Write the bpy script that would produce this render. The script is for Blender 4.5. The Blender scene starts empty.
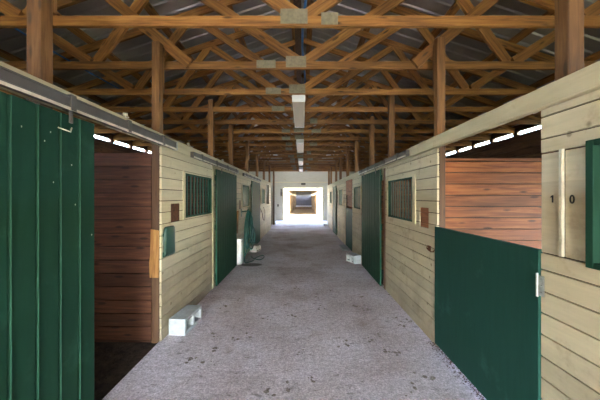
import bpy, bmesh, math, random
from mathutils import Vector, Matrix
random.seed(7)
S = bpy.context.scene
C = S.collection
PI = math.pi
F = 290.0; VX = 302.0; VY = 197.0; EYE = 1.6
K = 1.425; XO = 5.2          # roof spacing factor, outer wall distance
XL = 1.56; XR = 1.44            # faces of the stall fronts
ORD = ['nearest', 'second nearest', 'third nearest', 'fourth nearest', 'fifth nearest', 'sixth nearest', 'seventh nearest',
       'eighth nearest', 'ninth nearest', 'tenth nearest', 'eleventh nearest', 'twelfth nearest', 'thirteenth nearest', 'fourteenth nearest']

# ---------------------------------------------------------------- materials
def lin(c):
    r = []
    for v in c:
        v /= 255.0
        r.append(v / 12.92 if v <= 0.04045 else ((v + 0.055) / 1.055) ** 2.4)
    return (r[0], r[1], r[2], 1.0)

class NT:
    def __init__(self, name):
        self.m = bpy.data.materials.new(name); self.m.use_nodes = True
        self.t = self.m.node_tree; self.n = self.t.nodes; self.l = self.t.links
        self.b = self.n['Principled BSDF']
    def node(self, typ, **kw):
        nd = self.n.new(typ)
        for k, v in kw.items():
            setattr(nd, k, v)
        return nd
    def link(self, a, b): self.l.new(a, b)
    def coord(self, scale=(1, 1, 1), objrand=False):
        tc = self.node('ShaderNodeTexCoord'); mp = self.node('ShaderNodeMapping')
        mp.inputs['Scale'].default_value = scale
        self.link(tc.outputs['Object'], mp.inputs['Vector'])
        if objrand:
            oi = self.node('ShaderNodeObjectInfo'); mu = self.node('ShaderNodeMath', operation='MULTIPLY'); mu.inputs[1].default_value = 37.0
            self.link(oi.outputs['Random'], mu.inputs[0])
            cb = self.node('ShaderNodeCombineXYZ')
            for k in range(3): self.link(mu.outputs[0], cb.inputs[k])
            self.link(cb.outputs[0], mp.inputs['Location'])
        return mp.outputs['Vector']
    def noise(self, vec, scale, detail=4, rough=0.55, dist=0.0):
        nd = self.node('ShaderNodeTexNoise'); nd.inputs['Scale'].default_value = scale
        nd.inputs['Detail'].default_value = detail; nd.inputs['Roughness'].default_value = rough
        nd.inputs['Distortion'].default_value = dist
        self.link(vec, nd.inputs['Vector']); return nd.outputs['Fac']
    def ramp(self, fac, stops):
        r = self.node('ShaderNodeValToRGB')
        e = r.color_ramp.elements
        e[0].position, e[0].color = stops[0]
        e[1].position, e[1].color = stops[-1]
        for p, c in stops[1:-1]:
            x = e.new(p); x.color = c
        self.link(fac, r.inputs['Fac']); return r.outputs['Color']
    def mix(self, fac, a, b, mode='MIX'):
        m = self.node('ShaderNodeMix', data_type='RGBA', blend_type=mode)
        for s, v in ((0, fac), (6, a), (7, b)):
            if hasattr(v, 'links'): self.link(v, m.inputs[s])
            else: m.inputs[s].default_value = v
        return m.outputs[2]
    def bump(self, h, strength=0.3, dist=0.01):
        bp = self.node('ShaderNodeBump'); bp.inputs['Strength'].default_value = strength; bp.inputs['Distance'].default_value = dist
        self.link(h, bp.inputs['Height']); self.link(bp.outputs[0], self.b.inputs['Normal'])
    def done(self, col, rough=0.7, metal=0.0):
        if hasattr(col, 'links'): self.link(col, self.b.inputs['Base Color'])
        else: self.b.inputs['Base Color'].default_value = col
        self.b.inputs['Roughness'].default_value = rough; self.b.inputs['Metallic'].default_value = metal
        return self.m

def grey(v): return (v, v, v, 1)

def wood(name, dark, mid, light, axis='X', objrand=True, knots=True, rough=0.65, bump=0.25, pitch=None, pax='Z'):
    t = NT(name)
    sc = {'X': (1, 14, 14), 'Y': (14, 1, 14), 'Z': (14, 14, 1)}[axis]
    v = t.coord(sc, objrand)
    n = t.noise(v, 2.2, 6, 0.6, 0.6)
    col = t.ramp(n, [(0.3, lin(dark)), (0.52, lin(mid)), (0.72, lin(light))])
    if objrand:
        oi = t.node('ShaderNodeObjectInfo')
        var = t.ramp(oi.outputs['Random'], [(0, grey(0.72)), (1, grey(1.12))])
        col = t.mix(1.0, col, var, 'MULTIPLY')
    if pitch:
        tc = t.node('ShaderNodeTexCoord'); sx = t.node('ShaderNodeSeparateXYZ'); t.link(tc.outputs['Object'], sx.inputs[0])
        dv = t.node('ShaderNodeMath', operation='DIVIDE'); dv.inputs[1].default_value = pitch; t.link(sx.outputs[pax], dv.inputs[0])
        fl = t.node('ShaderNodeMath', operation='FLOOR'); t.link(dv.outputs[0], fl.inputs[0])
        wn = t.node('ShaderNodeTexWhiteNoise', noise_dimensions='1D'); t.link(fl.outputs[0], wn.inputs['W'])
        var = t.ramp(wn.outputs['Value'], [(0, grey(0.68)), (1, grey(1.15))])
        col = t.mix(1.0, col, var, 'MULTIPLY')
    if knots:
        ks = {'X': (3, 11, 11), 'Y': (11, 3, 11), 'Z': (11, 11, 3)}[axis]
        vo = t.node('ShaderNodeTexVoronoi'); vo.inputs['Scale'].default_value = 1.0
        t.link(t.coord(ks, objrand), vo.inputs['Vector'])
        kf = t.ramp(vo.outputs['Distance'], [(0.10, grey(0.75)), (0.19, grey(0))])
        col = t.mix(kf, col, lin([c * 0.42 for c in dark]))
    t.bump(n, bump, 0.004)
    return t.done(col, rough)

def painted(name, base, worn, wornamt=0.56, axis='Y', rough=0.6, pitch=None, pax='Z', stain=None, knots=False):
    t = NT(name)
    sc = {'X': (1, 10, 10), 'Y': (10, 1, 10), 'Z': (10, 10, 1)}[axis]
    n = t.noise(t.coord(sc), 2.5, 6, 0.6, 0.3)
    n2 = t.noise(t.coord(), 3.0, 5, 0.65)
    col = t.mix(t.ramp(n, [(0.35, grey(0)), (0.75, grey(0.55))]), lin(base), lin([c * 0.86 for c in base]))
    col = t.mix(t.ramp(n2, [(wornamt, grey(0)), (wornamt + 0.1, grey(0.75))]), col, lin(worn))
    if pitch:
        tc = t.node('ShaderNodeTexCoord'); sx = t.node('ShaderNodeSeparateXYZ'); t.link(tc.outputs['Object'], sx.inputs[0])
        dv = t.node('ShaderNodeMath', operation='DIVIDE'); dv.inputs[1].default_value = pitch; t.link(sx.outputs[pax], dv.inputs[0])
        fl = t.node('ShaderNodeMath', operation='FLOOR'); t.link(dv.outputs[0], fl.inputs[0])
        wn = t.node('ShaderNodeTexWhiteNoise', noise_dimensions='1D'); t.link(fl.outputs[0], wn.inputs['W'])
        col = t.mix(1.0, col, t.ramp(wn.outputs['Value'], [(0, grey(0.88)), (1, grey(1.06))]), 'MULTIPLY')
    if stain:
        n3 = t.noise(t.coord(), 1.3, 6, 0.7)
        tc = t.node('ShaderNodeTexCoord'); sx = t.node('ShaderNodeSeparateXYZ'); t.link(tc.outputs['Object'], sx.inputs[0])
        mr = t.node('ShaderNodeMapRange'); mr.inputs['From Min'].default_value = 1.1; mr.inputs['From Max'].default_value = 0.0
        mr.inputs['To Min'].default_value = 0.0; mr.inputs['To Max'].default_value = 0.42
        t.link(sx.outputs['Z'], mr.inputs['Value'])
        ad = t.node('ShaderNodeMath', operation='ADD'); t.link(n3, ad.inputs[0]); t.link(mr.outputs[0], ad.inputs[1])
        col = t.mix(t.ramp(ad.outputs[0], [(0.6, grey(0)), (1.0, grey(0.6))]), col, lin(stain))
    if knots:
        vo = t.node('ShaderNodeTexVoronoi'); vo.inputs['Scale'].default_value = 1.0
        t.link(t.coord((4, 4, 4)), vo.inputs['Vector'])
        kf = t.ramp(vo.outputs['Distance'], [(0.05, grey(0.6)), (0.085, grey(0))])
        col = t.mix(kf, col, lin((95, 78, 55)))
    t.bump(n, 0.2, 0.003)
    t.b.inputs['Specular IOR Level'].default_value = 0.2
    return t.done(col, rough)

def plain(name, c, rough=0.6, metal=0.0, var=0.12, scale=8):
    t = NT(name)
    n = t.noise(t.coord(), scale, 4)
    col = t.mix(t.ramp(n, [(0.3, grey(0)), (0.7, grey(1))]), lin([x * (1 - var) for x in c]), lin([min(255, x * (1 + var)) for x in c]))
    return t.done(col, rough, metal)

M = {}
M['truss'] = wood('truss pine', (98, 62, 26), (150, 102, 48), (180, 132, 68))
M['post'] = wood('post pine', (110, 66, 32), (158, 102, 56), (188, 132, 78), axis='Z')
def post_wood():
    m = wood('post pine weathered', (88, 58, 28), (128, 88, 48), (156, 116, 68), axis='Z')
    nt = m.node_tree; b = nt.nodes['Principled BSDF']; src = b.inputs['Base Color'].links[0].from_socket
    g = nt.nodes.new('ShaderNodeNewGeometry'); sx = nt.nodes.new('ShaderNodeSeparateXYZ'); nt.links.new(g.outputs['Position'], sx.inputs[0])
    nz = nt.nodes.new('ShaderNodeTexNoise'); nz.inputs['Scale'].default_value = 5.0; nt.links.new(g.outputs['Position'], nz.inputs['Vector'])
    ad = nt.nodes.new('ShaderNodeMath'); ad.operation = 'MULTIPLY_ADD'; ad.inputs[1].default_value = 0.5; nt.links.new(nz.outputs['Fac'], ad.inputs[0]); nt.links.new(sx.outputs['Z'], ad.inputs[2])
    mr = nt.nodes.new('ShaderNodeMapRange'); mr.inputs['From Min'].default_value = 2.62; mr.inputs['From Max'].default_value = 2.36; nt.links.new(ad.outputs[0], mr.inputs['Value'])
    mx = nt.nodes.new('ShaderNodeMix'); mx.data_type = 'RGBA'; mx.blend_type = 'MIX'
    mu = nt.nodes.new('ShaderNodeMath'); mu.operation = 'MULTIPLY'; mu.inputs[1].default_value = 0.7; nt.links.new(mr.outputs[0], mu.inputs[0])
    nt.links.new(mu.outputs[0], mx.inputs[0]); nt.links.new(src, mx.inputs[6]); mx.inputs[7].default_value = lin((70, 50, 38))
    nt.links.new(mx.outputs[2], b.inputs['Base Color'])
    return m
M['post'] = post_wood()
M['oldpost'] = wood('old post wood', (70, 48, 34), (112, 82, 60), (140, 112, 88), axis='Z')
M['tan'] = wood('raw tan board', (120, 78, 36), (164, 118, 62), (186, 142, 82), axis='Z')
M['cream'] = painted('cream siding paint', (210, 199, 166), (172, 156, 126), 0.58, 'Y', pitch=0.13, stain=(128, 116, 100), knots=True)
M['creamtrim'] = painted('cream trim paint', (204, 194, 160), (176, 160, 122), 0.62, 'Y', knots=False)
M['creamwhite'] = painted('pale end wall paint', (186, 182, 162), (170, 160, 130), 0.62, 'X')
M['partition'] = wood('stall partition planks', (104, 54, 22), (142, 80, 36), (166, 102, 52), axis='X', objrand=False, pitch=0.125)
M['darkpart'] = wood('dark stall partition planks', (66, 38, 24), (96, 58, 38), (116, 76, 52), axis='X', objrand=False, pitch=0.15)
M['brownwall'] = wood('outer wall boards', (72, 46, 30), (104, 70, 46), (124, 88, 62), axis='Y', objrand=False, pitch=0.16)
M['brownhole'] = wood('bare siding board', (110, 62, 36), (158, 96, 60), (182, 120, 80), axis='Y', objrand=False)
M['green'] = painted('green door paint', (34, 70, 54), (44, 82, 66), 0.58, 'Z', rough=0.6)
M['greendutch'] = painted('green half door paint', (36, 76, 66), (54, 94, 84), 0.6, 'Z', rough=0.6)
M['greenbar'] = plain('green bar paint', (26, 66, 52), 0.4)
for k_ in ('green', 'greendutch'): M[k_].node_tree.nodes['Principled BSDF'].inputs['Specular IOR Level'].default_value = 0.08
M['greenbar'].node_tree.nodes['Principled BSDF'].inputs['Specular IOR Level'].default_value = 0.15
M['greybar'] = plain('worn grey green bar paint', (84, 88, 72), 0.5)  # greyer and lighter than the other window bars
M['teal'] = plain('teal plastic', (42, 74, 64), 0.35)
M['hose'] = plain('teal green hose', (20, 74, 68), 0.4)
M['galv'] = plain('galvanised steel', (176, 180, 176), 0.45, 0.6, 0.1, 30)
M['plate'] = plain('dull gusset steel', (134, 128, 108), 0.6, 0.2, 0.1, 30)
M['track'] = plain('grey track metal', (92, 88, 84), 0.5, 0.2, 0.06)
M['pale'] = plain('pale paint', (206, 200, 180), 0.5)
M['white'] = plain('white plastic', (232, 236, 236), 0.5, 0, 0.04)
M['block'] = plain('whitewashed concrete block', (166, 173, 176), 0.85, 0, 0.06, 25)
M['greyblock'] = plain('grey concrete block', (168, 165, 156), 0.85, 0, 0.1, 25)
M['black'] = plain('black numeral', (12, 12, 12), 0.4)
M['rust'] = plain('rusty iron', (110, 66, 44), 0.7, 0.3, 0.25, 60)
M['blue'] = plain('blue plastic pipe', (58, 120, 190), 0.35)
M['backing'] = plain('dark seam shade behind boards', (58, 44, 32), 0.9)  # dark brown sheet stands in for the shade in gaps between boards
M['fixture'] = plain('cream enamel housing', (206, 200, 176), 0.4, 0, 0.04)
M['darksign'] = plain('dark sign face', (52, 44, 34), 0.5)
M['straw'] = plain('leaf litter', (74, 56, 44), 0.9, 0, 0.4, 90)
M['dung'] = plain('dark dried mud', (122, 114, 108), 0.95, 0, 0.25, 60)
M['steelwindow'] = plain('grey shutter panel', (96, 92, 96), 0.6, 0, 0.05, 3)
M['gravel'] = plain('sunlit limestone gravel', (136, 130, 116), 0.9, 0, 0.08, 20)
M['yard'] = plain('dull grass yard', (74, 82, 52), 0.9, 0, 0.1, 10)
M['annexwall'] = plain('pale annex paint', (150, 144, 120), 0.7, 0, 0.05, 4)
M['annexwood'] = wood('annex wood', (120, 98, 70), (160, 134, 98), (184, 158, 118), axis='Z')
M['annexfloor'] = plain('annex dirt floor', (186, 160, 126), 0.95, 0, 0.12, 6)

# roof metal
t = NT('roof sheet metal')
n = t.noise(t.coord((1, 1, 1)), 1.2, 5, 0.6)
col = t.ramp(n, [(0.3, lin((134, 134, 136))), (0.7, lin((182, 172, 166)))])
M['roof'] = t.done(col, 0.4, 0.35)

# aisle concrete
t = NT('worn aisle concrete')
v = t.coord()
big = t.noise(v, 0.9, 5, 0.6)
col = t.ramp(big, [(0.3, lin((176, 164, 164))), (0.5, lin((206, 198, 204))), (0.7, lin((224, 220, 230)))])
fine = t.noise(v, 60, 3, 0.8)
col = t.mix(1.0, col, t.ramp(fine, [(0.36, grey(0.6)), (0.64, grey(1.28))]), 'MULTIPLY')
med = t.noise(v, 22, 4, 0.7)
col = t.mix(1.0, col, t.ramp(med, [(0.35, grey(0.74)), (0.65, grey(1.14))]), 'MULTIPLY')
sp = t.noise(t.coord((2.4, 5, 1)), 2.6, 6, 0.75, 0.4)
col = t.mix(t.ramp(sp, [(0.57, grey(0)), (0.66, grey(0.6))]), col, lin((82, 76, 70)))
warm = t.noise(t.coord((1, 0.5, 1)), 1.7, 4, 0.6)
col = t.mix(t.ramp(warm, [(0.55, grey(0)), (0.75, grey(0.5))]), col, lin((140, 114, 96)))
tc = t.node('ShaderNodeTexCoord'); sx = t.node('ShaderNodeSeparateXYZ'); t.link(tc.outputs['Object'], sx.inputs[0])
# walked-on darker band further down the aisle, and the wet ring under the hose
mr = t.node('ShaderNodeMapRange'); mr.inputs['From Min'].default_value = 6.2; mr.inputs['From Max'].default_value = 7.4; t.link(sx.outputs['Y'], mr.inputs['Value'])
wob = t.node('ShaderNodeMath', operation='MULTIPLY'); t.link(mr.outputs[0], wob.inputs[0]); wob.inputs[1].default_value = 0.0
col = t.mix(wob.outputs[0], col, lin((122, 106, 100)))
vd = t.node('ShaderNodeVectorMath', operation='DISTANCE'); mp = t.node('ShaderNodeMapping'); mp.inputs['Scale'].default_value = (1, 1.6, 0)
t.link(tc.outputs['Object'], mp.inputs['Vector']); t.link(mp.outputs[0], vd.inputs[0]); vd.inputs[1].default_value = (-1.20, 6.85 * 1.6, 0)
col = t.mix(t.ramp(vd.outputs['Value'], [(0.22, grey(0.8)), (0.3, grey(0))]), col, lin((62, 52, 46)))
t.bump(fine, 0.5, 0.006)
t.b.inputs['Specular IOR Level'].default_value = 0.15
M['concrete'] = t.done(col, 0.95)
t = NT('dark stall dirt')
n = t.noise(t.coord(), 14, 6, 0.75)
t.bump(n, 1.0, 0.03)
M['dirt'] = t.done(t.ramp(n, [(0.35, lin((34, 28, 24))), (0.65, lin((78, 66, 56)))]), 0.95)
# fluorescent tube lens
t = NT('fixture lens'); 
M['lens'] = t.done(lin((196, 186, 164)), 0.5)

# ---------------------------------------------------------------- mesh helpers
def box(bm, x0, x1, y0, y1, z0, z1):
    if x0 > x1: x0, x1 = x1, x0
    if y0 > y1: y0, y1 = y1, y0
    if z0 > z1: z0, z1 = z1, z0
    v = [bm.verts.new(p) for p in ((x0, y0, z0), (x1, y0, z0), (x1, y1, z0), (x0, y1, z0), (x0, y0, z1), (x1, y0, z1), (x1, y1, z1), (x0, y1, z1))]
    for f in ((3, 2, 1, 0), (4, 5, 6, 7), (0, 1, 5, 4), (1, 2, 6, 5), (2, 3, 7, 6), (3, 0, 4, 7)):
        bm.faces.new([v[i] for i in f])

def tube(bm, pts, r, seg=8):
    pts = [Vector(p) for p in pts]
    rings = []
    for i, p in enumerate(pts):
        d = (pts[min(i + 1, len(pts) - 1)] - pts[max(i - 1, 0)]).normalized()
        up = Vector((0, 0, 1)) if abs(d.z) < 0.9 else Vector((1, 0, 0))
        a = d.cross(up).normalized(); b = d.cross(a).normalized()
        rings.append([bm.verts.new(p + a * r * math.cos(2 * PI * k / seg) + b * r * math.sin(2 * PI * k / seg)) for k in range(seg)])
    for i in range(len(rings) - 1):
        for k in range(seg):
            bm.faces.new((rings[i][k], rings[i][(k + 1) % seg], rings[i + 1][(k + 1) % seg], rings[i + 1][k]))
    bm.faces.new(rings[0][::-1]); bm.faces.new(rings[-1])

def prism(bm, prof, axis, a0, a1):
    """extrude a closed 2-D profile; axis 'X': prof is (y,z); 'Y': (x,z); 'Z': (x,y)"""
    def P(u, v, a): return {'X': (a, u, v), 'Y': (u, a, v), 'Z': (u, v, a)}[axis]
    A = [bm.verts.new(P(u, v, a0)) for u, v in prof]; B = [bm.verts.new(P(u, v, a1)) for u, v in prof]
    n = len(prof)
    for i in range(n): bm.faces.new((A[i], A[(i + 1) % n], B[(i + 1) % n], B[i]))
    bm.faces.new(A[::-1]); bm.faces.new(B)

def obj(name, bm, mat, parent=None, bevel=0.0, smooth=False, **props):
    bmesh.ops.recalc_face_normals(bm, faces=bm.faces)
    me = bpy.data.meshes.new(name); bm.to_mesh(me); bm.free()
    me.materials.append(M[mat] if isinstance(mat, str) else mat)
    if smooth:
        for p in me.polygons: p.use_smooth = True
    o = bpy.data.objects.new(name, me); C.objects.link(o)
    if parent: o.parent = parent
    if bevel:
        b = o.modifiers.new('bevel', 'BEVEL'); b.width = bevel; b.segments = 2; b.limit_method = 'ANGLE'
    for k, v in props.items(): o[k] = v
    return o

def boxo(name, dims, mat, parent=None, bevel=0.004, **props):
    """box mesh placed by parent-space limits, its own origin at its centre"""
    x0, x1, y0, y1, z0, z1 = dims
    c = ((x0 + x1) / 2, (y0 + y1) / 2, (z0 + z1) / 2)
    bm = bmesh.new(); box(bm, x0 - c[0], x1 - c[0], y0 - c[1], y1 - c[1], z0 - c[2], z1 - c[2])
    o = obj(name, bm, mat, parent, bevel, **props); o.location = c
    return o

def thing(name, label, cat, loc=(0, 0, 0), rz=0.0, group=None):
    o = bpy.data.objects.new(name, None); C.objects.link(o)
    o.empty_display_size = 0.1
    o.location = loc; o.rotation_euler = (0, 0, rz); o['label'] = label; o['category'] = cat
    if group: o['group'] = group
    return o

def tag(o, label, cat, group=None):
    o['label'] = label; o['category'] = cat
    if group: o['group'] = group
    return o

def struct(name, bm, mat, bevel=0.0):
    return obj(name, bm, mat, None, bevel, kind='structure')

def copy_tree(o, parent=None):
    c = o.copy(); C.objects.link(c)
    if parent: c.parent = parent
    for ch in [x for x in bpy.data.objects if x.parent == o]:
        copy_tree(ch, c)
    return c

def member(name, p0, p1, w, d, mat, parent, y=0.0, bevel=0.003):
    """timber in the XZ plane from p0 to p1 (x,z), w = thickness along Y, d = depth in plane; local X runs along the timber"""
    L = math.hypot(p1[0] - p0[0], p1[1] - p0[1]); a = math.atan2(p1[1] - p0[1], p1[0] - p0[0])
    bm = bmesh.new(); box(bm, -L / 2, L / 2, -w / 2, w / 2, -d / 2, d / 2)
    o = obj(name, bm, mat, parent, bevel)
    o.location = ((p0[0] + p1[0]) / 2, y, (p0[1] + p1[1]) / 2); o.rotation_euler = (0, -a, 0)
    return o

# ---------------------------------------------------------------- ground and floor
YN = -6.5; YF = 19.6
bm = bmesh.new(); box(bm, -XL - 0.02, XR + 0.03, YN - 0.4, 6.70, -0.12, 0); box(bm, -XL - 0.02, XR + 0.03, 6.712, YF + 0.1, -0.12, 0)
box(bm, -XO, -XL - 0.02, 14.6, YF, -0.12, 0); box(bm, XR + 0.03, XO, 16.5, YF, -0.12, 0)
struct('floor', bm, 'concrete')
bm = bmesh.new()
for x0, x1, y1 in ((-XO, -XL - 0.02, 14.6), (XR + 0.03, XO, 16.5)):
    nx, ny = 12, 80
    g = [[bm.verts.new((x0 + (x1 - x0) * i / nx, YN + (y1 - YN) * j / ny, -0.035 + (0.018 * random.random() if 0 < i < nx else 0))) for j in range(ny + 1)] for i in range(nx + 1)]
    for i in range(nx):
        for j in range(ny): bm.faces.new((g[i][j], g[i + 1][j], g[i + 1][j + 1], g[i][j + 1]))
struct('floor_stalls', bm, 'dirt')
bm = bmesh.new(); box(bm, -40, 40, -40, YN - 0.4, -0.2, -0.02); box(bm, -40, -5.3, YN - 0.4, 60, -0.2, -0.05); box(bm, 5.3, 40, YN - 0.4, 60, -0.2, -0.05)
struct('ground_yard', bm, 'yard')
bm = bmesh.new(); box(bm, -5.3, 5.3, YF + 0.1, 24.4, -0.2, -0.01)
struct('ground_gravel', bm, 'gravel')

# ---------------------------------------------------------------- stall fronts
def siding(bm, side, X, y0, y1, z0, z1, holes=(), pitch=0.13, thick=0.022, gap=0.009):
    s = -1 if side == 'L' else 1
    zb = [z0]
    k = math.floor(z0 / pitch) + 1
    rows = []
    a = z0
    while a < z1 - 1e-6:
        b = min(z1, k * pitch)
        rows.append((a, b)); a = b; k += 1
    for a, b in rows:
        if b - a < 0.012: continue
        cuts = sorted({a, b} | {z for h in holes for z in h[2:4] if a < z < b})
        for c0, c1 in zip(cuts[:-1], cuts[1:]):
            segs = [(y0, y1)]
            zm = (c0 + c1) / 2
            for h in holes:
                if h[2] < zm < h[3]:
                    ns = []
                    for p, q in segs:
                        if h[1] <= p or h[0] >= q: ns.append((p, q))
                        else:
                            if h[0] > p: ns.append((p, h[0]))
                            if h[1] < q: ns.append((h[1], q))
                    segs = ns
            top = c1 - gap if c1 == b else c1
            for p, q in segs:
                box(bm, s * X, s * (X + thick), p, q, c0, top)
                box(BACK[side], s * (X + thick - 0.004), s * (X + thick + 0.006), p, q, c0, c1)

BACK = {'L': bmesh.new(), 'R': bmesh.new()}
# left: (y0,y1,z range, holes)
WL = [(3.85, 5.0, 1.32, 1.92), (7.54, 8.5, 1.34, 1.92), (11.05, 12.1, 1.34, 1.92)]
WR = [(3.75, 4.83, 1.275, 1.865), (7.08, 8.0, 1.3, 1.865), (10.2, 11.2, 1.3, 1.865), (13.9, 14.8, 1.3, 1.865)]
bm = bmesh.new()
siding(bm, 'L', XL, YN, 0.8, 0.0, 2.17)
siding(bm, 'L', XL, 3.215, 5.22, 0.0, 2.17, [WL[0], (3.45, 3.71, 1.30, 1.52)])
siding(bm, 'L', XL, 6.5, 8.9, 0.0, 2.17, [WL[1], (7.2, 7.42, 1.30, 1.52)])
siding(bm, 'L', XL, 10.3, 12.75, 0.0, 2.17, [WL[2]])
for a, b in ((5.22, 6.5), (8.9, 10.3)): box(bm, -XL, -XL - 0.02, a, b, 1.95, 2.165)
siding(bm, 'L', XL, 12.75, 13.75, 0.0, 1.28)
siding(bm, 'L', XL, 13.75, 14.6, 0.0, 2.17)
struct('wall_left', bm, 'cream')
bm = bmesh.new()
siding(bm, 'R', XR, YN, 1.747, 0.0, 1.27)
siding(bm, 'R', XR, YN, 1.747, 1.865, 2.13)
box(bm, XR + 0.004, XR + 0.02, 1.44, 1.590, 1.27, 1.855); box(bm, XR + 0.004, XR + 0.02, 1.614, 1.747, 1.27, 1.855)
box(bm, XR + 0.004, XR + 0.02, YN, 0.5, 1.27, 1.865)
siding(bm, 'R', XR, 3.09, 5.02, 0.0, 2.13, [WR[0], (3.30, 3.545, 1.24, 1.475)])
siding(bm, 'R', XR, 6.7, 8.32, 0.0, 2.13, [WR[1]])
siding(bm, 'R', XR, 9.55, 11.9, 0.0, 2.13, [WR[2]])
for a, b in ((5.02, 6.7), (11.9, 13.3)): box(bm, XR, XR + 0.02, a, b, 1.9, 2.125)
siding(bm, 'R', XR, 13.3, 16.5, 0.0, 2.13, [WR[3]])
struct('wall_right', bm, 'cream')

# header boards over the stall fronts
bm = bmesh.new(); box(bm, -XL + 0.012, -XL - 0.02, YN, 14.6, 2.165, 2.30)
struct('trim_1', bm, 'creamtrim', 0.004)
bm = bmesh.new(); box(bm, XR - 0.025, XR + 0.02, YN, 3.78, 2.125, 2.25); box(bm, XR - 0.012, XR + 0.02, 3.78, 16.5, 2.125, 2.25)
box(bm, XR - 0.034, XR - 0.025, -0.3, 3.78, 2.125, 2.140)
struct('trim_2', bm, 'creamtrim', 0.004)

# outer walls with the eave gap
def outer(side, win):
    s = -1 if side == 'L' else 1
    bm = bmesh.new(); x0, x1 = s * 5.10, s * 5.16
    siding(bm, side, 5.10, YN, YF, 0, 3.075, win, pitch=0.16, thick=0.05)
    box(bm, x0, x1, YN, YF, 3.145, 3.36)
    k = -8
    while 0.869 * k < YF:
        y = 0.869 * k
        if y > YN: box(bm, x0, x1, y - 0.08, y + 0.08, 3.075, 3.145)
        k += 1
    return bm
struct('wall_left_outer', outer('L', []), 'brownwall')
struct('wall_right_outer', outer('R', [(-0.1, 1.8, 1.0, 2.1)]), 'brownwall')  # unseen opening put in to light the near right partition

struct('wall_left_backing', BACK['L'], 'backing'); struct('wall_right_backing', BACK['R'], 'backing')
BACK = {'L': bmesh.new(), 'R': bmesh.new()}
# partitions between stalls (planks facing down the aisle)
def partition(name, side, y, ztop, mat, pitch):
    s = -1 if side == 'L' else 1
    X0 = (XL if side == 'L' else XR) + (0.12 if side == 'R' else 0.13)
    bm = bmesh.new(); z = -0.03
    while z < ztop - 0.02:
        z1 = min(ztop, (math.floor(z / pitch + 1e-6) + 1) * pitch)
        box(bm, s * X0, s * 5.09, y, y + 0.03, z, z1 - 0.010)
        z = z1
    for xx in (0.05, 1.1, 2.2, 3.3): box(bm, s * (X0 + xx), s * (X0 + xx + 0.09), y + 0.031, y + 0.07, -0.03, ztop - 0.01)
    b2 = bmesh.new(); box(b2, s * X0, s * 5.09, y + 0.022, y + 0.030, -0.03, ztop - 0.012)
    struct(name, b2, 'backing')
    return struct(name, bm, mat)
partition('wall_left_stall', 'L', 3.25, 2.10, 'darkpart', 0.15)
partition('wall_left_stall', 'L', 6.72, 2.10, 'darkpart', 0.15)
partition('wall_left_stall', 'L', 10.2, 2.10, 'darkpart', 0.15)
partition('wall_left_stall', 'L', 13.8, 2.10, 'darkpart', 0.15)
partition('wall_right_stall', 'R', 3.22, 2.04, 'partition', 0.125)
partition('wall_right_stall', 'R', 6.45, 2.04, 'partition', 0.125)
partition('wall_right_stall', 'R', 9.6, 2.04, 'partition', 0.125)
partition('wall_right_stall', 'R', 12.9, 2.04, 'partition', 0.125)

# end wall with the big opening
bm = bmesh.new()
OX0, OX1, OZ = -1.23, 1.38, 2.2
y0, y1 = YF, YF + 0.1
box(bm, -XO, OX0, y0, y1, 0, 2.62); box(bm, OX1, XO, y0, y1, 0, 2.62); box(bm, OX0, OX1, y0, y1, OZ, 2.62)
prism(bm, [(-XO, 2.62), (XO, 2.62), (XO, 3.24), (0, 4.96), (-XO, 3.24)], 'Y', y0, y1)
struct('wall_end', bm, 'creamwhite')
bm = bmesh.new(); box(bm, -5.0, 5.0, y0 - 0.03, y0 - 0.001, 2.56, 2.62)
struct('trim_3', bm, 'creamtrim', 0.003)
bm = bmesh.new(); box(bm, OX0 - 0.1, OX0, y0 - 0.03, y1 + 0.02, 0, OZ + 0.1); box(bm, OX1, OX1 + 0.1, y0 - 0.03, y1 + 0.02, 0, OZ + 0.1); box(bm, OX0, OX1, y0 - 0.03, y1 + 0.02, OZ, OZ + 0.1)
struct('trim_4', bm, 'creamtrim', 0.003)
# near end wall behind the camera, added to cut ceiling bounce; open at the aisle
bm = bmesh.new()
box(bm, -XO, -1.5, YN - 0.1, YN, 0, 2.62); box(bm, 1.4, XO, YN - 0.1, YN, 0, 2.62); box(bm, -1.5, 1.4, YN - 0.1, YN, 2.6, 2.62)
prism(bm, [(-XO, 2.62), (XO, 2.62), (XO, 3.24), (0, 4.96), (-XO, 3.24)], 'Y', YN - 0.1, YN)
struct('wall_near_end', bm, 'brownwall')
# wall returns past the last stalls
bm = bmesh.new(); box(bm, -5.1, -1.54, 16.9, 17.0, 0, 2.13)
struct('wall_left_return', bm, 'creamwhite')
bm = bmesh.new(); box(bm, 1.47, 5.1, 16.5, 16.56, 0, 2.13)
struct('wall_right_return', bm, 'creamwhite')

# ---------------------------------------------------------------- roof
HZ = 3.128                                   # underside of the bottom chords
TH = 0.09
def ztop(x): return HZ + 0.10 + (5.16 - abs(x)) * 0.333     # top chord upper edge
def roof_profile(sgn):
    bm = bmesh.new()
    ys = []; y = YN - 0.2
    while y < YF + 0.3:
        ys += [(y, 0.0), (y + 0.19, 0.0), (y + 0.205, 0.022), (y + 0.225, 0.022), (y + 0.24, 0.0)]
        y += 0.24
    xs = [5.28, 0.0]
    for yi in range(len(ys) - 1):
        (a, ha), (b, hb) = ys[yi], ys[yi + 1]
        if b - a < 1e-6: continue
        xs = [5.28, 0.0]
        if 17.7 < a < 19.1: xs = [5.28, 0.8]          # ridge gap cut for the added roof panel that lights the far end
        v = [bm.verts.new((sgn * x, yy, ztop(x) + 0.045 + h)) for x, yy, h in ((xs[0], a, ha), (xs[1], a, ha), (xs[1], b, hb), (xs[0], b, hb))]
        bm.faces.new(v)
    bmesh.ops.remove_doubles(bm, verts=bm.verts, dist=0.0005)
    return bm
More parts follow.
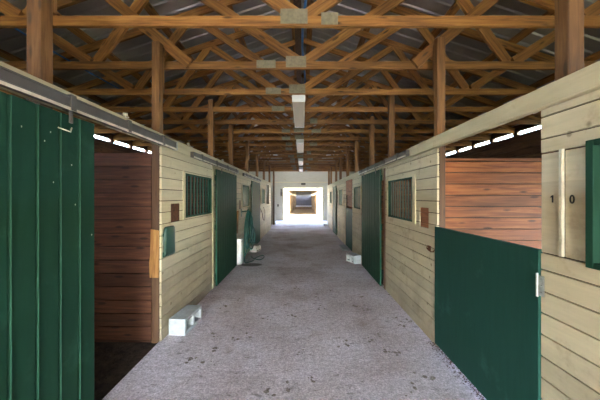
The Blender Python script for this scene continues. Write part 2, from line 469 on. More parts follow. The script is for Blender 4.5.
for s in (-1, 1):
    o = struct('ceiling', roof_profile(s), 'roof')
    sm = o.modifiers.new('thickness', 'SOLIDIFY'); sm.thickness = 0.004; sm.offset = 1
# made-up translucent roof panel past the last truss, added to light the far end
t = NT('milky fibreglass'); tr = t.node('ShaderNodeBsdfTranslucent'); tr.inputs['Color'].default_value = (0.12, 0.12, 0.115, 1)
t.link(tr.outputs[0], t.n['Material Output'].inputs['Surface']); M['milky'] = t.m
bm = bmesh.new()
for s in (-1, 1):
    v = [bm.verts.new((s * x, y, ztop(x) + 0.05)) for x, y in ((0.82, 17.6), (0, 17.6), (0, 19.4), (0.82, 19.4))]
    bm.faces.new(v)
struct('added_skylight', bm, 'milky')
# purlins
names_side = {-1: 'left', 1: 'right'}
px = [0.15, 1.15, 2.15, 3.15, 4.15, 4.95]
pl = ['nearest the ridge', 'second from the ridge', 'third from the ridge', 'third from the eave', 'second from the eave', 'nearest the eave']
for s in (-1, 1):
    for x, w in zip(px, pl):
        L = YF - YN
        bm = bmesh.new(); box(bm, -L / 2, L / 2, -0.055, 0.055, -0.019, 0.019)
        o = obj('roof_purlin', bm, 'truss', None, 0.003)
        o.location = (s * x, (YF + YN) / 2, ztop(x) + 0.021); o.rotation_mode = 'XYZ'
        o.matrix_world = Matrix.Translation(o.location) @ Matrix.Rotation(s * math.atan(0.333), 4, 'Y') @ Matrix.Rotation(PI / 2, 4, 'Z')
        tag(o, 'long timber purlin under the metal roof, %s slope, %s' % (names_side[s], w), 'purlin', 'purlins under the roof sheets')

# roof trusses
def make_truss(plate_side):
    r = thing('roof_truss', '', 'roof truss', (0, 0, HZ), 0, 'timber roof trusses')
    bot = lambda x: (x, TH / 2)
    zt = lambda x: ztop(x) - HZ - 0.058
    member('bottom_chord', bot(-5.08), bot(5.08), 0.045, TH, 'truss', r)
    for s in (-1, 1):
        member('top_chord', (s * 5.08, zt(5.08)), (s * 0.0, zt(0)), 0.043, 0.11, 'truss', r, y=0.0)
        T1, T2, B1 = 1.15 * K, 2.35 * K, 1.75 * K
        member('web', (s * 0.03, 0.09), (s * T1, zt(T1) - 0.04), 0.040, 0.115, 'truss', r, y=0.001)
        member('web', (s * (B1 - 0.04), 0.09), (s * (T1 + 0.02), zt(T1) - 0.03), 0.040, 0.115, 'truss', r, y=-0.001)
        member('web', (s * (B1 + 0.04), 0.09), (s * T2, zt(T2) - 0.03), 0.040, 0.115, 'truss', r, y=0.001)
    def plate(x0, x1, z0, z1):
        bm = bmesh.new()
        x0, x1, z0, z1 = x0 * K, x1 * K, z0 * K, z1 * K
        box(bm, x0, x1, -0.0255, -0.0222, z0, z1); box(bm, x0, x1, 0.0222, 0.0255, z0, z1)
        obj('gusset_plate', bm, 'plate', r)
    plate(-0.135, 0.035, 0.012, 0.105)
    if plate_side == 'R': plate(0.12, 0.225, 0.006, 0.082)
    if plate_side == 'L': plate(-0.38, -0.22, 0.006, 0.072)
    if plate_side == 'B': plate(0.16, 0.32, 0.006, 0.072); plate(-0.34, -0.2, 0.006, 0.072)
    return r
proto = {k: make_truss(k) for k in 'RLB'}
used = set()
order = 'RLLLRBLBLRLBLRLBLRL'
YT = [0.869 * k for k in range(3, 21)]
for i, y in enumerate(YT):
    k = order[i]
    r = proto[k] if k not in used else copy_tree(proto[k]); used.add(k)
    r.location = (0, y, HZ)
    if i < len(ORD): r['label'] = 'triangulated pine roof truss with grey metal plates, %s to the camera' % ORD[i]
    else: r['label'] = 'triangulated pine roof truss among the farthest few before the pale end wall'

# lateral brace board and blue pipe in the roof space
bm = bmesh.new(); L = 14.8; box(bm, -L / 2, L / 2, -0.06, 0.06, -0.022, 0.022)
o = obj('ridge_brace', bm, 'oldpost', None, 0.003); o.location = (-0.07, 2.6 + L / 2, 4.58); o.rotation_euler = (0, 0, PI / 2)
tag(o, 'dark narrow board running lengthwise in the middle of the roof space above the light fixtures', 'brace')
bm = bmesh.new(); tube(bm, [(0.03 + 0.03 * math.sin(k * 1.3), 1.9 + k * 0.57, 3.74 + 0.017 * math.sin(k * 2.1)) for k in range(20)], 0.016)
tag(obj('water_pipe', bm, 'blue', None, 0, True), 'thin bright blue pipe running lengthwise above the truss chords at the middle', 'pipe')
bm = bmesh.new(); tube(bm, [(-3.2, 2.7 + 0.5 * k, 3.50 - 0.03 * math.sin(k * PI / 5)) for k in range(6)], 0.011)
tag(obj('cable', bm, 'blue', None, 0, True), 'thin blue cable high in the left corner above the green door', 'cable')

# diagonal knee braces at the two nearest post rows
for s, y, w in ((-1, 3.476 - 0.045, 'left'), (1, 3.476 - 0.045, 'right')):
    p0, p1 = (s * 1.33, 3.17), (s * 2.45, 4.10)
    o = member('knee_brace', p0, p1, 0.044, 0.125, 'truss', None, y=y)
    tag(o, 'wide diagonal board nailed across the second truss on its %s side' % w, 'brace', 'diagonal boards at the second truss')

# ---------------------------------------------------------------- posts
PL = [1.765, 3.235, 5.17, 6.63, 8.65, 10.5, 12.4, 14.5, 16.75]
PR = [1.60, 3.15, 4.88, 6.24, 8.03, 9.56, 11.35, 12.8, 15.0, 16.3]
def post(s, y, label, grp):
    X = XL + 0.03 if s < 0 else XR + 0.03
    cx = s * (X + 0.045)
    top = 3.34
    r = thing('timber_post', label, 'post', (cx, y + 0.045, 0), 0, grp)
    boxo('upright', (-0.045, 0.045, -0.045, 0.045, -0.035, top), 'post', r, 0.006)
    if y < 4:                                        # pieces let in beside the post top to carry the truss
        boxo('cleat', (-0.045, 0.045, 0.046, 0.075, 2.78, 3.32) if s < 0 else (-0.045, 0.045, 0.046, 0.075, 2.80, 3.3), 'post', r, 0.004)
    return r
for i, y in enumerate(PL):
    post(-1, y, 'square timber post of the left row, %s to the camera' % ORD[i], 'posts of the left row')
for i, y in enumerate(PR):
    post(1, y, 'square timber post of the right row, %s to the camera' % ORD[i], 'posts of the right row')
# raw tan board nailed on the second left post
bm = bmesh.new(); prism(bm, [(-0.055, -0.27), (0.045, -0.27), (0.05, 0.25), (-0.045, 0.27), (-0.05, -0.02), (-0.062, -0.1)], 'Y', -0.012, 0.012)
o = obj('splint_board', bm, 'tan', None, 0.003); o.location = (-1.632, 3.222, 0.975)
tag(o, 'short raw tan board nailed on the second left post beside the dark stall', 'board')

# ---------------------------------------------------------------- sliding doors and tracks
def sliding_door(s, X, y0, y1, z1, label, board=0.15, mat='green', ridge=False):
    """X = aisle-side face"""
    r = thing('sliding_door', label, 'door', (s * (X + 0.02), y0, 0.03))
    bm = bmesh.new()
    w = y1 - y0; n = max(3, round(w / board)); b = w / n
    for k in range(n):
        a, c = k * b, (k + 1) * b
        prism(bm, [(-s * 0.020, a + 0.016), (-s * 0.020, c - 0.004), (s * 0.0, c), (s * 0.0, a + 0.002), (-s * 0.010, a + 0.004)][::1], 'Z', 0, z1)
        # raised edge of every board
        if ridge: prism(bm, [(-s * 0.019, a + 0.014), (-s * 0.026, a + 0.016), (-s * 0.026, a + 0.021), (-s * 0.019, a + 0.023)], 'Z', 0, z1)
    obj('panel', bm, mat, r)
    bm = bmesh.new()
    for zz in (0.15, z1 / 2, z1 - 0.15): box(bm, s * 0.002, s * 0.025, 0.02, w - 0.02, zz - 0.05, zz + 0.05)
    obj('back_rail', bm, mat, r)
    bm = bmesh.new(); box(bm, -s * 0.026, s * 0.004, -0.012, 0.004, 0, z1)
    obj('edge_strip', bm, 'greenbar', r)
    for yy in (w * 0.18, w * 0.82):
        bm = bmesh.new(); box(bm, -s * 0.032, -s * 0.022, yy - 0.014, yy + 0.014, z1 - 0.05, z1 + 0.03)
        obj('hanger', bm, 'track', r, 0.002)
    return r
near = sliding_door(-1, XL - 0.05, 0.86, 2.112, 2.10, 'large dark green boarded sliding door filling the left foreground under a grey track', ridge=True)
sliding_door(-1, XL - 0.06, 5.12, 6.66, 2.06, 'green sliding stall door between the green feeder wall and the hose')
sliding_door(-1, XL - 0.06, 8.72, 10.4, 2.06, 'green sliding stall door far down the left side past the hose')
sliding_door(1, XR - 0.06, 5.13, 6.72, 2.06, 'green sliding stall door on the right side behind the large barred window', 0.2)
sliding_door(1, XR - 0.04, 11.95, 13.3, 2.04, 'small looking green stall door far down the right side')
# pale nails and scrapes on the near door
bm = bmesh.new()
for yy, zz in ((1.56, 1.95), (1.70, 1.9), (1.74, 1.96), (1.9, 1.78), (2.08, 1.3), (1.76, 1.66), (1.93, 1.52)):
    box(bm, 0.0205, 0.0225, yy - 0.862, yy - 0.858, zz - 0.005, zz + 0.004)
obj('nail_heads', bm, 'pale', near)
bm = bmesh.new(); tube(bm, [(0.024, 0.93, 2.0), (0.055, 0.99, 1.985), (0.03, 1.03, 2.02)], 0.004)
obj('hook', bm, 'pale', near)

def track(s, X, y0, y1, z0, z1, label):
    r = thing('door_track', label, 'door track', (s * X, y0, z0))
    L = y1 - y0; H = z1 - z0
    bm = bmesh.new(); prism(bm, [(0, H), (s * 0.05, H), (s * 0.05, 0.0), (0, 0.0), (0, 0.018), (s * 0.006, 0.022), (s * 0.006, H - 0.012), (0, H - 0.008)], 'Y', 0, L)
    obj('rail', bm, 'track', r)
    bm = bmesh.new(); box(bm, -s * 0.003, s * 0.002, 0, L, -0.006, 0.012)
    obj('lip', bm, 'pale', r, label='pale lower lip')
    k = 0.35
    while k < L:
        bm = bmesh.new(); box(bm, -s * 0.006, s * 0.055, k - 0.022, k + 0.022, -0.004, H + 0.012)
        obj('bracket', bm, 'track', r, 0.002); k += 0.62 if L > 3 else 0.75
    bm = bmesh.new(); box(bm, -s * 0.004, s * 0.052, L - 0.012, L + 0.012, -0.008, H + 0.005)
    obj('end_cap', bm, 'galv', r, 0.002)
    return r
track(-1, XL - 0.07, 0.3, 3.46, 2.165, 2.25, 'long grey box track above the near left green door and dark opening')
track(-1, XL - 0.07, 4.0, 6.8, 2.15, 2.225, 'grey door track above the second green door on the left')
track(-1, XL - 0.07, 7.5, 10.6, 2.15, 2.225, 'grey door track above the farther green door on the left')
track(1, XR - 0.085, 3.80, 6.95, 2.14, 2.215, 'dark grey door track above the green sliding door on the right')
for k, (yy, w) in enumerate(((2.56, 'nearest'), (3.98, 'second'), (5.69, 'farthest'))):
    bm = bmesh.new()
    tube(bm, [(0, 0, 0), (0, 0, 0.03)], 0.006); tube(bm, [(0, 0, 0.018), (0, 0, 0.03), (0, 0, 0.04)], 0.02, 10)
    box(bm, -0.03, 0.03, -0.012, 0.012, 0, 0.006)
    o = obj('insulator_knob', bm, 'pale'); o.location = (-XL, yy, 2.30)
    tag(o, 'small pale knob on top of the left header board, %s of three' % w, 'knob', 'knobs on the left header board')

# ---------------------------------------------------------------- dutch doors
def dutch_door(s, X, y0, y1, z1, label, hardware=True):
    r = thing('half_door', label, 'stall door', (s * X, y0, 0.03))
    w = y1 - y0
    bm = bmesh.new(); box(bm, 0, s * 0.03, 0, w, 0, z1 - 0.03)
    obj('panel', bm, 'greendutch', r, 0.004)
    bm = bmesh.new()
    for zz in (0.08, z1 - 0.16): box(bm, s * 0.031, s * 0.055, 0.03, w - 0.03, zz, zz + 0.1)
    obj('back_rail', bm, 'greendutch', r, 0.003)
    if hardware:
        h = bmesh.new(); box(h, -s * 0.006, -s * 0.0008, -0.045, -0.003, 0.98, 1.10)
        for zz in (1.0, 1.04, 1.08): tube(h, [(-s * 0.005, -0.028, zz), (-s * 0.012, -0.028, zz)], 0.007)
        hg = obj('hinge', h, 'galv', r)
        h = bmesh.new(); tube(h, [(-s * 0.008, 0.0, 0.97), (-s * 0.008, 0.0, 1.11)], 0.007)
        obj('hinge_pin', h, 'galv', hg)
        h = bmesh.new(); box(h, -s * 0.005, -s * 0.0008, 0.006, 0.06, 0.99, 1.09)
        obj('hinge_strap', h, 'greendutch', r, label='green painted hinge strap')
    return r
dutch_door(1, XR - 0.012, 1.752, 3.125, 1.283, 'broad flat green half door in the right foreground below brown planks')
dutch_door(1, XR - 0.0, 8.34, 9.54, 1.25, 'small green half door far down the right side under brown boards', False)
# rusty hook latch on the wall just beyond the near half door
bm = bmesh.new()
tube(bm, [(0, 0.0, 0), (-0.03, 0.0, 0.0), (-0.035, -0.05, -0.008), (-0.03, -0.1, -0.02), (-0.02, -0.14, -0.012), (-0.012, -0.145, 0.01)], 0.006)
tube(bm, [(-0.022 + 0.0, 0.02 * math.cos(a), 0.02 * math.sin(a) + 0.01) for a in [k * PI / 5 for k in range(11)]], 0.005)
box(bm, -0.004, 0.001, -0.03, 0.03, -0.02, 0.03)
o = obj('hook_latch', bm, 'rust'); o.location = (XR - 0.001, 3.27, 1.02)
tag(o, 'rusty hook latch on cream siding beside the large green half door', 'latch')

# ---------------------------------------------------------------- barred stall windows
def stall_window(s, X, w, label, trimsides=True, barmat='greenbar', framemat='green', nb=8, casing=0.06):
    y0, y1, z0, z1 = w
    r = thing('stall_window', label, 'window', (s * X, y0, z0))
    L, H = y1 - y0, z1 - z0
    bm = bmesh.new(); t = 0.022
    a, b = -s * 0.006, s * 0.05
    box(bm, a, b, 0, t, 0, H); box(bm, a, b, L - t, L, 0, H); box(bm, a, b, t, L - t, 0, t); box(bm, a, b, t, L - t, H - t, H)
    obj('frame', bm, framemat, r, 0.002)
    if casing:
        bm = bmesh.new(); c = casing; a, b = -s * 0.016, s * 0.0
        box(bm, a, b, -c, -0.001, -0.02, H + 0.02); box(bm, a, b, L + 0.001, L + c * 0.6, -0.02, H + 0.02)
        obj('casing', bm, 'creamtrim', r, 0.003)
    for k in range(nb):
        yy = L * (k + 1) / (nb + 1)
        bm = bmesh.new(); box(bm, s * 0.012, s * 0.024, yy - 0.02, yy + 0.02, t - 0.005, H - t + 0.005)
        obj('bar', bm, barmat, r, 0.002)
    return r
stall_window(-1, XL, WL[0], 'green barred stall window on the left, between dark post and green door')
stall_window(-1, XL, WL[1], 'barred stall window above the hanging hose on the left')
stall_window(-1, XL, WL[2], 'smallest barred stall window farthest down the left side', nb=6)
stall_window(1, XR, WR[0], 'large stall window with pale bars on the right, beyond the open half door', barmat='greybar', nb=9, casing=0.09)
stall_window(1, XR, WR[1], 'barred stall window on the right, just past the green sliding door', nb=7)
stall_window(1, XR, WR[2], 'third barred stall window on the right, past the brown open stall', nb=6)
stall_window(1, XR, WR[3], 'tiny barred stall window farthest down the right side', nb=6)
# the near right window with its vertical bars, at the frame edge
rw = thing('stall_window', 'green framed stall window at the right edge of the picture beside the number', 'window', (XR, 0.55, 1.25))
bm = bmesh.new()
box(bm, -0.03, 0.05, 0.0, 0.06, 0, 0.63); box(bm, -0.03, 0.05, 0.855, 0.895, 0, 0.63); box(bm, -0.03, 0.05, 0.06, 0.855, 0, 0.03); box(bm, -0.03, 0.05, 0.06, 0.855, 0.6, 0.63)
obj('frame', bm, 'green', rw, 0.004)
for k in range(6):
    bm = bmesh.new(); yy = 0.815 - k * 0.13; box(bm, 0.0, 0.02, yy - 0.035, yy + 0.035, 0.03, 0.6)
    obj('bar', bm, 'teal', rw, 0.003)
# pale batten between number panels
bm = bmesh.new(); box(bm, XR - 0.014, XR + 0.004, 1.593, 1.612, 1.27, 1.865)
tag(obj('batten', bm, 'pale', None, 0.002), 'thin pale vertical batten between the two black numerals', 'batten')
# numerals
bm = bmesh.new()
def cell(y0, y1, z0, z1): box(bm, -0.002, 0.001, y0, y1, z0, z1)
cell(-0.004, 0.004, -0.021, 0.021); prism(bm, [(0.003, 0.021), (0.003, 0.013), (0.013, 0.007), (0.013, 0.013)], 'X', -0.002, 0.001)
o = obj('numeral_one', bm, 'black'); o.location = (XR + 0.002, 1.668, 1.589)
tag(o, 'black numeral 1 on cream board near the half door', 'numeral')
bm = bmesh.new(); N = 20
ou = [(0.014 * math.cos(2 * PI * k / N), 0.024 * math.sin(2 * PI * k / N)) for k in range(N)]
inn = [(0.0075 * math.cos(2 * PI * k / N), 0.016 * math.sin(2 * PI * k / N)) for k in range(N)]
for k in range(N):
    j = (k + 1) % N
    prism(bm, [ou[k], ou[j], inn[j], inn[k]], 'X', -0.002, 0.001)
o = obj('numeral_zero', bm, 'black'); o.location = (XR + 0.002, 1.548, 1.588)
tag(o, 'black numeral 0 on cream board beside the green window frame', 'numeral')

# bare spots where siding is missing
def bare(s, X, y0, y1, z0, z1, label, n, mat='brownhole'):
    bm = bmesh.new(); h = (z1 - z0) / n
    for k in range(n):
        box(bm, s * (X + 0.008), s * (X + 0.026), y0 + 0.002, y1 - 0.002, z0 + k * h + 0.003, z0 + (k + 1) * h - 0.004)
    box(bm, s * (X + 0.024), s * (X + 0.03), y0, y1, z0, z1)
    tag(obj('bare_patch', bm, mat, None, 0.002), label, 'wood patch')
bare(1, XR, 3.30, 3.545, 1.24, 1.475, 'patch of bare brown boards in the cream siding beside the large right window', 4)
bare(-1, XL, 3.45, 3.71, 1.30, 1.52, 'dark brown patch in the cream siding above the green feeder', 1, 'darkpart')
bare(-1, XL, 7.2, 7.42, 1.30, 1.52, 'small dark patch in the siding beside the window over the hose', 1, 'darkpart')
# raw strip between right window wall and sliding door
bm = bmesh.new(); box(bm, XR - 0.008, XR + 0.0, 5.0, 5.10, 0.0, 2.1)
tag(obj('door_jamb', bm, 'oldpost', None, 0.003), 'narrow raw brown jamb board beside the right green sliding door', 'jamb')
bm = bmesh.new(); box(bm, XR + 0.001, XR + 0.03, 8.35, 9.5, 1.66, 2.12)
for z in (1.30, 1.42, 1.54): box(bm, XR + 0.04, XR + 0.06, 8.35, 9.5, z, z + 0.11)
tag(obj('stall_boards', bm, 'brownhole', None, 0.003), 'brown boards above the small far green half door on the right', 'boards')
bm = bmesh.new(); box(bm, -XL - 0.002, -XL + 0.012, 5.03, 5.11, 0.0, 2.16)
tag(obj('door_casing', bm, 'creamtrim', None, 0.003), 'cream vertical casing just before the second green door on the left', 'casing')

# ---------------------------------------------------------------- green wall feeder
r = thing('wall_feeder', 'rounded green plastic feeder hanging on cream siding by the second left post', 'feeder', (-XL, 3.385, 0.93))
bm = bmesh.new(); N = 10; W = 0.13
prof = [(0.0, -W)] + [(0.04 * math.sin(PI * k / N) ** 0.4, -W * math.cos(PI * k / N)) for k in range(1, N)] + [(0.0, W)]
rings = []
for z, sc in ((0.0, 0.9), (0.02, 1.0), (0.27, 1.0), (0.31, 0.93), (0.33, 0.72)):
    rings.append([bm.verts.new((0.002 + p[0] * sc, p[1] * (sc if z > 0.3 else 1), z)) for p in prof])
for a, b in zip(rings[:-1], rings[1:]):
    n = len(a)
    for i in range(n): bm.faces.new((a[i], a[(i + 1) % n], b[(i + 1) % n], b[i]))
bm.faces.new(rings[0][::-1]); bm.faces.new(rings[-1])
obj('shell', bm, 'teal', r, 0, True)
for za, zb in ((-0.01, 0.05), (0.22, 0.26)):
    bm = bmesh.new(); box(bm, 0.0, 0.012, -W - 0.012, W + 0.012, za, zb)
    obj('mounting_strap', bm, 'greenbar', r, 0.002)

# ---------------------------------------------------------------- concrete blocks
def cinder(name, label, cat, loc, rz, dims, mat, axis_z=False):
    """hollow block: two cores through its height; dims (l, w, h), cores along local Z, block may lie on its side"""
    l, w, h = dims
    bm = bmesh.new(); t = 0.042
    xs = [-l / 2, -l / 2 + t, -t / 2, t / 2, l / 2 - t, l / 2]; ys = [-w / 2, -w / 2 + t, w / 2 - t, w / 2]
    cells = set()
    for i in range(5):
        for j in range(3):
            if j == 1 and i in (1, 3): continue
            cells.add((i, j))
    vs = {}
    def V(i, j, k):
        if (i, j, k) not in vs: vs[(i, j, k)] = bm.verts.new((xs[i], ys[j], (0, h)[k]))
        return vs[(i, j, k)]
    for i, j in cells:
        bm.faces.new((V(i, j, 1), V(i + 1, j, 1), V(i + 1, j + 1, 1), V(i, j + 1, 1)))
        bm.faces.new((V(i, j + 1, 0), V(i + 1, j + 1, 0), V(i + 1, j, 0), V(i, j, 0)))
        for di, dj, e in ((-1, 0, ((0, 0), (0, 1))), (1, 0, ((1, 0), (1, 1))), (0, -1, ((0, 0), (1, 0))), (0, 1, ((0, 1), (1, 1)))):
            if (i + di, j + dj) not in cells:
                (a, b), (c, d) = e
                bm.faces.new((V(i + a, j + b, 0), V(i + c, j + d, 0), V(i + c, j + d, 1), V(i + a, j + b, 1)))
    o = obj(name, bm, mat, None, 0.006)
    tag(o, label, cat)
    return o
# left block lies along the wall, cores showing to the aisle
b = cinder('concrete_block', 'white concrete block with two dark holes lying by the left wall', 'block', None, 0, (0.45, 0.19, 0.2), 'block')
b.matrix_world = Matrix.Translation((-1.43, 3.57, 0.095)) @ Matrix.Rotation(math.radians(-5), 4, 'Z') @ Matrix.Rotation(PI / 2, 4, 'Z') @ Matrix.Rotation(PI / 2, 4, 'X') @ Matrix.Translation((0, 0, -0.095))
b = cinder('concrete_block', 'white concrete block on the floor by the right sliding door', 'block', None, 0, (0.40, 0.2, 0.2), 'block')
b.matrix_world = Matrix.Translation((1.265, 7.12, 0.10)) @ Matrix.Rotation(math.radians(20), 4, 'Z') @ Matrix.Rotation(-PI / 2, 4, 'Z') @ Matrix.Rotation(PI / 2, 4, 'X') @ Matrix.Translation((0, 0, -0.1))
b = cinder('concrete_block', 'grey concrete block on the floor just behind the hose', 'block', None, 0, (0.38, 0.19, 0.2), 'greyblock')
b.matrix_world = Matrix.Translation((-1.37, 8.55, 0.10)) @ Matrix.Rotation(math.radians(80), 4, 'Z') @ Matrix.Rotation(PI / 2, 4, 'X') @ Matrix.Translation((0, 0, -0.1))
for loc, lab, d in (((1.30, 9.0, 0), 'low pale slab on the floor under the far small half door', (0.2, 0.85, 0.05)), ((1.34, 16.2, 0), 'small pale slab on the floor at the far end of the right wall', (0.24, 0.4, 0.1))):
    bm = bmesh.new(); box(bm, -d[0] / 2, d[0] / 2, -d[1] / 2, d[1] / 2, 0, d[2])
    o = obj('floor_slab', bm, 'block', None, 0.01); o.location = loc; tag(o, lab, 'slab')

# ---------------------------------------------------------------- hose corner
r = thing('utility_box', 'tall narrow white plastic box on the floor by the left wall in front of hose', 'box', (-1.50, 6.95, 0))
boxo('housing', (-0.055, 0.065, -0.1, 0.1, 0.0, 0.56), 'white', r, 0.012)
boxo('lid', (-0.058, 0.07, -0.105, 0.105, 0.56, 0.60), 'white', r, 0.01)
o = boxo('wooden_paddle', (-1.552, -1.50, 6.78, 6.88, 0.74, 1.28), 'tan', None, 0.006)
o.rotation_euler = (0, 0.06, 0)
tag(o, 'tan wooden board hanging on the left wall above the white box', 'board')
r = thing('garden_hose', 'teal green garden hose hung in loops on the left wall, tail on floor', 'hose', (-1.50, 7.42, 0))
bm = bmesh.new()
for k in range(6):
    top = 1.26 - 0.015 * k; botm = 0.16 + 0.11 * (k % 4) + 0.03 * k
    w = 0.12 + 0.02 * (k % 3); ox = 0.02 + 0.028 * (k % 3); sh = (k - 2.5) * 0.045
    cz = (top + botm) / 2; hz = (top - botm) / 2
    pts = []
    for a in range(25):
        an = 2 * PI * a / 24
        pts.append((ox + 0.015 * math.sin(an * 2 + k), sh * (1 - math.sin(an)) * 0.6 + w * math.cos(an) * (0.75 - 0.25 * math.sin(an)), cz + hz * math.sin(an)))
    tube(bm, pts, 0.018, 8)
hc = obj('coil', bm, 'hose', r, 0, True); hc.location = (0.13, -0.12, 0); hc.rotation_euler = (0, 0, math.radians(-24))
bm = bmesh.new()
pts = [(0.06, -0.12, 0.5), (0.07, -0.22, 0.25), (0.09, -0.3, 0.07), (0.13, -0.42, 0.016), (0.2, -0.38, 0.015), (0.28, -0.2, 0.015), (0.30, 0.15, 0.015), (0.44, 0.45, 0.015), (0.5, 0.15, 0.015), (0.42, -0.1, 0.015), (0.22, 0.1, 0.02), (0.14, 0.3, 0.03)]
def smooth_pts(p, n=5):
    out = []; p = [Vector(q) for q in p]
    for i in range(len(p) - 1):
        a = p[max(i - 1, 0)]; b = p[i]; c = p[i + 1]; d = p[min(i + 2, len(p) - 1)]
        for k in range(n):
            t_ = k / n
            out.append(0.5 * ((2 * b) + (c - a) * t_ + (2 * a - 5 * b + 4 * c - d) * t_ ** 2 + (3 * b - a - 3 * c + d) * t_ ** 3))
    return out + [p[-1]]
tube(bm, smooth_pts(pts), 0.013, 8)
obj('tail', bm, 'hose', r, 0, True)
bm = bmesh.new(); tube(bm, [(-0.055, 0, 1.22), (0.1, 0, 1.24), (0.13, 0, 1.30)], 0.016); box(bm, -0.058, -0.045, -0.05, 0.05, 1.1, 1.3)
o = obj('hose_hanger', bm, 'greenbar'); o.location = (-1.50, 7.42, 0)
tag(o, 'green metal hose hanger fixed on the left wall under a small window', 'hanger')
bm = bmesh.new(); tube(bm, smooth_pts([(-1.556, 10.9, 1.15), (-1.50, 10.9, 1.0), (-1.48, 11.1, 0.75), (-1.48, 11.5, 0.7), (-1.50, 11.7, 1.0), (-1.556, 11.7, 1.2)]), 0.012)
tag(obj('halter_rope', bm, 'oldpost', None, 0, True), 'loop of dark rope hanging on the far left wall', 'rope')

# ---------------------------------------------------------------- ceiling light fixtures
def fixture(y, label):
    r = thing('light_fixture', label, 'ceiling light', (-0.05, y, HZ), 0, 'long ceiling lights along the middle')
    L = 1.6
    bm = bmesh.new(); prism(bm, [(-0.088, -0.001), (0.088, -0.001), (0.098, -0.04), (0.098, -0.08), (-0.098, -0.08), (-0.098, -0.04)], 'Y', 0, L)
    hs = obj('housing', bm, 'fixture', r, 0.003)
    bm = bmesh.new(); prism(bm, [(-0.086, -0.081), (0.086, -0.081), (0.074, -0.100), (-0.074, -0.100)], 'Y', 0.02, L - 0.02)
    obj('lens', bm, 'lens', hs, 0.003)
    for a in (-0.014, L): boxo('end_cap', (-0.099, 0.099, a, a + 0.014, -0.104, 0), 'white', r, 0.002)
for y, w in ((4.35, 'nearest and largest'), (7.7, 'second'), (11.5, 'third'), (14.8, 'farthest')):
    fixture(y, 'long pale ceiling light fixture under the trusses, %s from the camera' % w)

# sign over the far opening
r = thing('exit_sign', 'small dark sign on the pale wall above the far doorway', 'sign', (0.09, YF - 0.035, 2.42))
boxo('housing', (-0.15, 0.15, -0.03, 0.0, 0, 0.12), 'darksign', r, 0.01)
# small switches on the end wall
bm = bmesh.new(); box(bm, -0.05, 0.05, -0.02, 0, 0, 0.16); box(bm, -0.03, 0.03, -0.03, -0.02, 0.04, 0.12)
o = obj('switch_box', bm, 'darksign', None, 0.003); o.location = (-1.62, YF, 0.95); tag(o, 'small dark switch box on the end wall left of the far doorway', 'switch')
bm = bmesh.new(); box(bm, -0.04, 0.04, -0.05, 0, 0, 0.5); box(bm, -0.05, 0.05, -0.06, 0, 0.1, 0.3)
o = obj('door_hardware', bm, 'darksign', None, 0.003); o.location = (-1.40, YF - 0.03, 1.65); tag(o, 'dark bracket on the left side of the far doorway', 'bracket')

# ---------------------------------------------------------------- debris
bm = bmesh.new()
for k in range(900):
    y = 1.2 + 2.0 * random.random(); x = XR + 0.012 - abs(random.gauss(0, 0.035)); z = 0.002 + 0.02 * random.random() * max(0, 1 - (XR - x) / 0.06)
    a = random.random() * PI; s = 0.004 + 0.009 * random.random()
    dx, dy = math.cos(a) * s, math.sin(a) * s
    v = [bm.verts.new(p) for p in ((x - dx, y - dy, z), (x + dy * .5, y - dx * .5, z + .003), (x + dx, y + dy, z + 0.004 * random.random()), (x - dy * .5, y + dx * .5, z + .001))]
    bm.faces.new(v)
o = obj('leaf_litter', bm, 'straw', None); o['kind'] = 'stuff'; o['label'] = 'strip of reddish brown leaf litter along the foot of the large green half door'; o['category'] = 'litter'
bm = bmesh.new()
spots = [(283, 305), (322, 307), (356, 306), (366, 310), (392, 318), (400, 325), (410, 322), (268, 318), (290, 316), (345, 343), (372, 341), (385, 350), (425, 375), (412, 392), (270, 392), (285, 388), (398, 352), (360, 296), (378, 335), (225, 306), (250, 333), (330, 290), (215, 335), (235, 340), (190, 360), (203, 363), (215, 350), (390, 296), (300, 352), (312, 380), (240, 300), (295, 288), (318, 297)]
for (ux, uy) in spots:
    cy = F * EYE / (uy - VY); cx = (ux - VX) * cy / F
    for k in range(5):
        x = cx + random.gauss(0, 0.035); y = cy + random.gauss(0, 0.04); s = 0.006 + 0.016 * random.random()
        n = 7; ring = [bm.verts.new((x + s * math.cos(2 * PI * i / n) * (0.6 + 0.7 * random.random()), y + s * 1.1 * math.sin(2 * PI * i / n) * (0.6 + 0.7 * random.random()), 0.0006)) for i in range(n)]
        c = bm.verts.new((x, y, 0.003 + s * 0.25))
        for i in range(n): bm.faces.new((ring[i], ring[(i + 1) % n], c))
o = obj('mud_crumbs', bm, 'dung', None); o['kind'] = 'stuff'; o['label'] = 'flattened dark crumbs of dried mud scattered over the aisle concrete'; o['category'] = 'dirt'

# ---------------------------------------------------------------- second barn seen through the doorway
r = thing('far_barn', 'second barn seen through the far doorway across a sunlit strip', 'building', (0, 24.4, 0))
bm = bmesh.new()
box(bm, -4, -1.18, 0, 0.12, -0.05, 3.0); box(bm, 1.35, 4, 0, 0.12, -0.05, 3.0); box(bm, -1.18, 1.35, 0, 0.12, 2.19, 3.0)
obj('front_wall', bm, 'annexwall', r)
bm = bmesh.new(); prism(bm, [(-2.2, 2.95), (2.2, 2.95), (0, 3.9)], 'Y', -0.3, 18)
obj('roof', bm, 'roof', r)
bm = bmesh.new(); box(bm, -1.3, -1.2, 0.12, 15.5, -0.05, 1.85); box(bm, 1.37, 1.47, 0.12, 15.5, -0.05, 1.85); box(bm, -1.3, -1.2, 0.12, 15.5, 2.02, 2.95); box(bm, 1.37, 1.47, 0.12, 15.5, 2.02, 2.95)
obj('side_wall', bm, 'annexwood', r)
bm = bmesh.new(); box(bm, -1.2, 1.37, 0.0, 15.5, -0.06, -0.01)
obj('dirt_floor', bm, 'annexfloor', r)
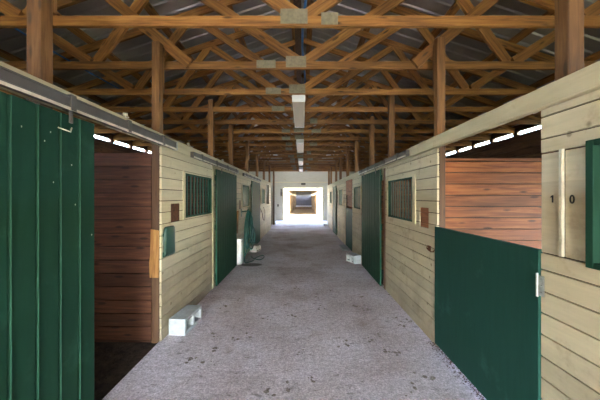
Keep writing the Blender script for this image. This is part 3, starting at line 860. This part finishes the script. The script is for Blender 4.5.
bm = bmesh.new(); box(bm, -1.2, 1.37, 15.5, 15.6, -0.05, 0.45); box(bm, -1.2, -0.8, 15.5, 15.6, 0.45, 2.95); box(bm, 1.3, 1.37, 15.5, 15.6, 0.45, 2.95); box(bm, -0.8, 1.3, 15.5, 15.6, 2.3, 2.95)
obj('back_wall', bm, 'annexwood', r)
bm = bmesh.new(); box(bm, -0.8, 1.3, 15.45, 15.5, 0.45, 2.3)
obj('shutter', bm, 'steelwindow', r)
bm = bmesh.new(); box(bm, -0.85, 1.3, 15.1, 15.44, 0.25, 0.45)
obj('white_ledge', bm, 'white', r)
for s, X in ((-1, -1.12), (1, 1.29)):
    for y in (0.3, 4.0, 8.0, 12.0):
        boxo('post', (X - 0.07, X + 0.07, y, y + 0.14, -0.02, 2.9), 'annexwood', r, 0.01)
bm = bmesh.new()
for k in range(12): box(bm, -1.2, 1.37, 0.5 + k * 1.2, 0.56 + k * 1.2, 2.5, 2.62)
obj('ceiling_joists', bm, 'annexwood', r)

# ---------------------------------------------------------------- light
W = bpy.data.worlds.new('sky'); S.world = W; W.use_nodes = True
nt = W.node_tree; bg = nt.nodes['Background']
sky = nt.nodes.new('ShaderNodeTexSky'); sky.sky_type = 'NISHITA'; sky.sun_disc = False
sky.sun_elevation = math.radians(58); sky.sun_rotation = math.radians(170); sky.air_density = 1.0; sky.dust_density = 3.0
nt.links.new(sky.outputs[0], bg.inputs['Color']); bg.inputs['Strength'].default_value = 1.0
sd = bpy.data.lights.new('sun', 'SUN'); sd.energy = 2.6; sd.angle = 0.01; sd.color = (1.0, 0.95, 0.86)
so = bpy.data.objects.new('sun', sd); C.objects.link(so)
so.rotation_euler = (math.radians(32), 0, math.radians(-8))      # from behind the camera, high
# ---------------------------------------------------------------- camera
cd = bpy.data.cameras.new('camera'); co = bpy.data.objects.new('camera', cd); C.objects.link(co)
cd.sensor_fit = 'HORIZONTAL'; cd.sensor_width = 36.0; cd.lens = 36.0 * F / 600.0
cd.shift_x = -(VX - 300) / 600.0; cd.shift_y = (VY - 200) / 600.0
cd.clip_start = 0.05; cd.clip_end = 300
co.location = (0, 0, EYE); co.rotation_euler = (PI / 2, 0, 0)
S.camera = co
S.view_settings.view_transform = 'Standard'; S.view_settings.look = 'None'; S.view_settings.gamma = 1.0
S.view_settings.use_curve_mapping = False; S.view_settings.exposure = 4.1
S.cycles.use_denoising = True
S.cycles.max_bounces = 12; S.cycles.diffuse_bounces = 8; S.cycles.glossy_bounces = 4
S.cycles.sample_clamp_indirect = 0
